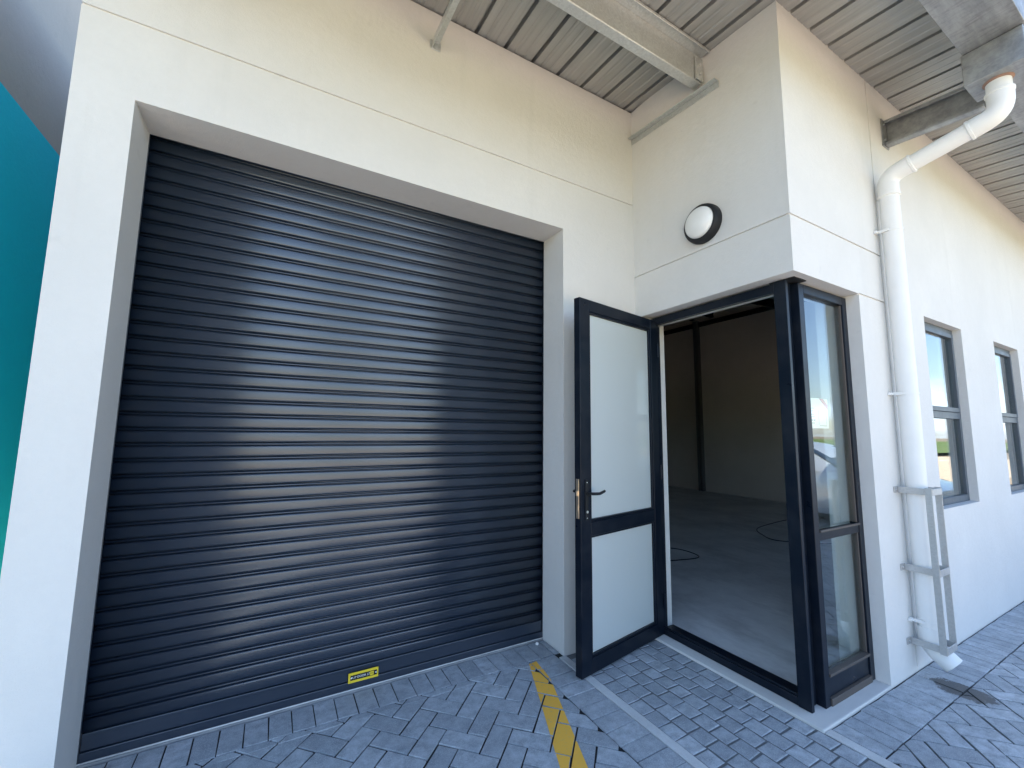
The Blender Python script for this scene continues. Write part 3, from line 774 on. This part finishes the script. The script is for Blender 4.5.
# ---------------------------------------------------------------- parked car (seen in the panes)
car = thing('parked_car', 'silver hatchback parked nose towards the building, mirrored in the narrow corner window', 'car', (6.35, -2.05, 0)); car.scale = (1, 1, .93)
cp, N, L, b = mat('car_paint', (.62, .66, .70), .28, .4); b.inputs['Coat Weight'].default_value = 1
cg = glass_mat('car_glass', (.06, .07, .075), 1.6)
ST = [(0.00, .36, .62, .62, .60), (.10, .26, .74, .76, .74), (.45, .22, .84, .86, .80), (1.05, .20, .88, .95, .80), (1.15, .20, .89, .98, .78), (1.85, .20, .90, 1.42, .58), (2.3, .20, .90, 1.48, .58), (3.3, .20, .90, 1.45, .57), (3.75, .22, .89, 1.32, .56), (4.02, .26, .84, 1.05, .66), (4.10, .36, .78, .80, .70)]
cbm = MB(); rings = []
for (s_, zb_, hw, zt_, rw) in ST:
    zbelt = min(.93 + .02*s_, zt_-.015)
    half = [(hw*.86, zb_), (hw*.98, zb_+.14*(zt_-zb_)), (hw, zb_+.32), (hw*.97, zbelt), (rw, zt_-.02 if zt_ > 1.1 else zt_-.008), (rw*.6, zt_+.01)] if zt_ > .7 else [(hw*.86, zb_), (hw*.98, zb_+.06), (hw, zb_+.12), (hw*.97, zb_+.2), (rw, zt_-.03), (rw*.6, zt_)]
    rings.append([(x_, -s_, z_) for x_, z_ in half] + [(-x_, -s_, z_) for x_, z_ in half[::-1]])
nr = len(rings[0]); vs = [p for rg in rings for p in rg]; fs = []
for i in range(len(rings)-1):
    for k in range(nr): fs.append((i*nr+k, i*nr+(k+1) % nr, (i+1)*nr+(k+1) % nr, (i+1)*nr+k))
fs += [tuple(range(nr))[::-1], tuple((len(rings)-1)*nr+k for k in range(nr))]
bo = cbm.add(vs, fs).build('body', cp, car, bevel=.02, seg=2, smooth=True)
def lerp(a_, b_, t): return tuple(a_[i]+(b_[i]-a_[i])*t for i in range(3))
def panel(name, i0, t0, i1, t1, side, o_):
    def rg(i, t, k): return lerp(rings[i][k], rings[i+1][k], t)
    ka, kb = (3, 4) if side > 0 else (nr-4, nr-5)
    q = [lerp(rg(i0, t0, ka), rg(i0, t0, kb), .08), lerp(rg(i1, t1, ka), rg(i1, t1, kb), .08), lerp(rg(i1, t1, ka), rg(i1, t1, kb), .9), lerp(rg(i0, t0, ka), rg(i0, t0, kb), .9)]
    q = [(x_+side*o_, y_, z_+.004) for x_, y_, z_ in q]; q2 = [(x_-side*.006, y_, z_) for x_, y_, z_ in q]
    MB().add(q+q2, [(0,1,2,3),(7,6,5,4),(0,4,5,1),(1,5,6,2),(2,6,7,3),(3,7,4,0)]).build(name, cg, car)
for sd_ in (1, -1):
    panel('side_window', 5, .05, 6, .55, sd_, .012); panel('side_window', 6, .62, 7, .5, sd_, .012)
for i_, f_, nm in ((4, .06, 'windscreen'), (7, .5, 'rear_window')):
    a_, b_ = (rings[4], rings[5]) if i_ == 4 else (rings[9], rings[8])
    q = [lerp(a_[4], b_[4], .12), lerp(a_[nr-5], b_[nr-5], .12), lerp(a_[nr-5], b_[nr-5], .93), lerp(a_[4], b_[4], .93)]
    s_ = 1 if i_ == 4 else -1
    q = [(x_*.97, y_+s_*.012, z_+.016) for x_, y_, z_ in q]; q2 = [(x_, y_-s_*.004, z_-.006) for x_, y_, z_ in q]
    MB().add(q+q2, [(0,1,2,3),(7,6,5,4),(0,4,5,1),(1,5,6,2),(2,6,7,3),(3,7,4,0)]).build(nm, cg, car)
for x_, y_ in ((.80, -.78), (-.80, -.78), (.80, -3.38), (-.80, -3.38)):
    s_ = 1 if x_ > 0 else -1; WMx = Matrix.Translation((x_+s_*.005, y_, .31)) @ Matrix.Rotation(R(90*s_), 4, 'Y')
    wh = MB().lathe([(.20, .10), (.30, .098), (.312, .07), (.312, -.07), (.30, -.09), (.2, -.09)], WMx, 32).build('wheel', M_RUBBER, car, smooth=True)
    MB().lathe([(0, .06), (.05, .07), (.06, .085), (.17, .09), (.198, .099), (.2, .05)], WMx, 20).build('rim', M_ALU, wh, smooth=True)
for s_ in (1, -1):
    MB().lathe([(0, .03), (.09, .02), (.11, -.02)], Matrix.Translation((s_*.56, -.075, .60)) @ Matrix.Rotation(R(-90), 4, 'X') @ Matrix.Diagonal((1.2, .6, 1, 1)), 20).build('headlight', M_ALU, car, smooth=True)
    MB().box(s_*1.0-.09, s_*1.0+.09, -1.62, -1.5, .96, 1.09).build('wing_mirror', cp, car, bevel=.03, seg=3)
MB().box(-.45, .45, -.02, .03, .34, .46).build('grille', M_BLACK, car, bevel=.01)

# ---------------------------------------------------------------- camera (solved from the photograph's edges)
f_px = 418.57; yaw, pit, rol = R(29.1816), R(6.3939), R(.6731)
F = Vector((math.sin(yaw)*math.cos(pit), math.cos(yaw)*math.cos(pit), math.sin(pit)))
rt = Vector((math.cos(yaw), -math.sin(yaw), 0)); up = rt.cross(F)
RT = rt*math.cos(rol)+up*math.sin(rol); UP = -rt*math.sin(rol)+up*math.cos(rol)
cam = bpy.data.cameras.new('camera'); cam.sensor_fit = 'HORIZONTAL'; cam.sensor_width = 36; cam.lens = f_px*36/1024; cam.clip_start = .02; cam.clip_end = 2000
co = bpy.data.objects.new('camera', cam); COL.objects.link(co); SC.camera = co
Mx = Matrix((RT, UP, -F)).transposed().to_4x4(); Mx.translation = Vector((-2.5176, -2.4410, 1.5)); co.matrix_world = Mx

# ---------------------------------------------------------------- daylight: sun behind the building, so the front stands in open shade
EL, AZ = R(66), R(-2)
wd = bpy.data.worlds.new('World'); SC.world = wd; wd.use_nodes = True; N = wd.node_tree.nodes; L = wd.node_tree.links
bg = N['Background']; sky = N.new('ShaderNodeTexSky'); sky.sky_type = 'NISHITA'; sky.sun_disc = False; sky.sun_elevation = EL; sky.sun_rotation = AZ
sky.air_density = 1.0; sky.dust_density = .8; sky.ozone_density = 2.5
tc = N.new('ShaderNodeTexCoord'); mp = N.new('ShaderNodeMapping'); mp.inputs['Scale'].default_value = (1, 1, 3.2); L.new(tc.outputs['Generated'], mp.inputs['Vector'])
nz = N.new('ShaderNodeTexNoise'); nz.inputs['Scale'].default_value = 2.6; nz.inputs['Detail'].default_value = 9; nz.inputs['Roughness'].default_value = .58; L.new(mp.outputs['Vector'], nz.inputs['Vector'])
sx = N.new('ShaderNodeSeparateXYZ'); L.new(tc.outputs['Generated'], sx.inputs[0])
lowc = maths(N, L, 'MULTIPLY', maths(N, L, 'SUBTRACT', 1.0, maths(N, L, 'ABSOLUTE', sx.outputs[2])), .07)
cr = ramp(N, L, maths(N, L, 'ADD', nz.outputs['Fac'], lowc), [(.59, grey(0)), (.74, grey(.85))])
L.new(mix(N, L, cr, sky.outputs['Color'], (7.6, 9.2, 11.8)), bg.inputs['Color']); bg.inputs['Strength'].default_value = .12
sun = bpy.data.lights.new('sun', 'SUN'); sun.energy = 4.5; sun.angle = R(.53); sun.color = (1, .94, .84)
so = bpy.data.objects.new('sun', sun); COL.objects.link(so); so.rotation_euler = Vector((-math.sin(AZ)*math.cos(EL), -math.cos(AZ)*math.cos(EL), -math.sin(EL))).to_track_quat('-Z', 'Y').to_euler(); so.location = (0, 20, 30)

SC.view_settings.view_transform = 'Standard'; SC.view_settings.look = 'None'; SC.view_settings.exposure = 2.05; SC.view_settings.gamma = 1; SC.view_settings.use_curve_mapping = False
SC.render.engine = 'CYCLES'
cy = SC.cycles; cy.use_denoising = True; cy.max_bounces = 10; cy.diffuse_bounces = 5; cy.glossy_bounces = 5; cy.transmission_bounces = 8; cy.transparent_max_bounces = 16
cy.caustics_reflective = False; cy.caustics_refractive = False; cy.sample_clamp_indirect = 8
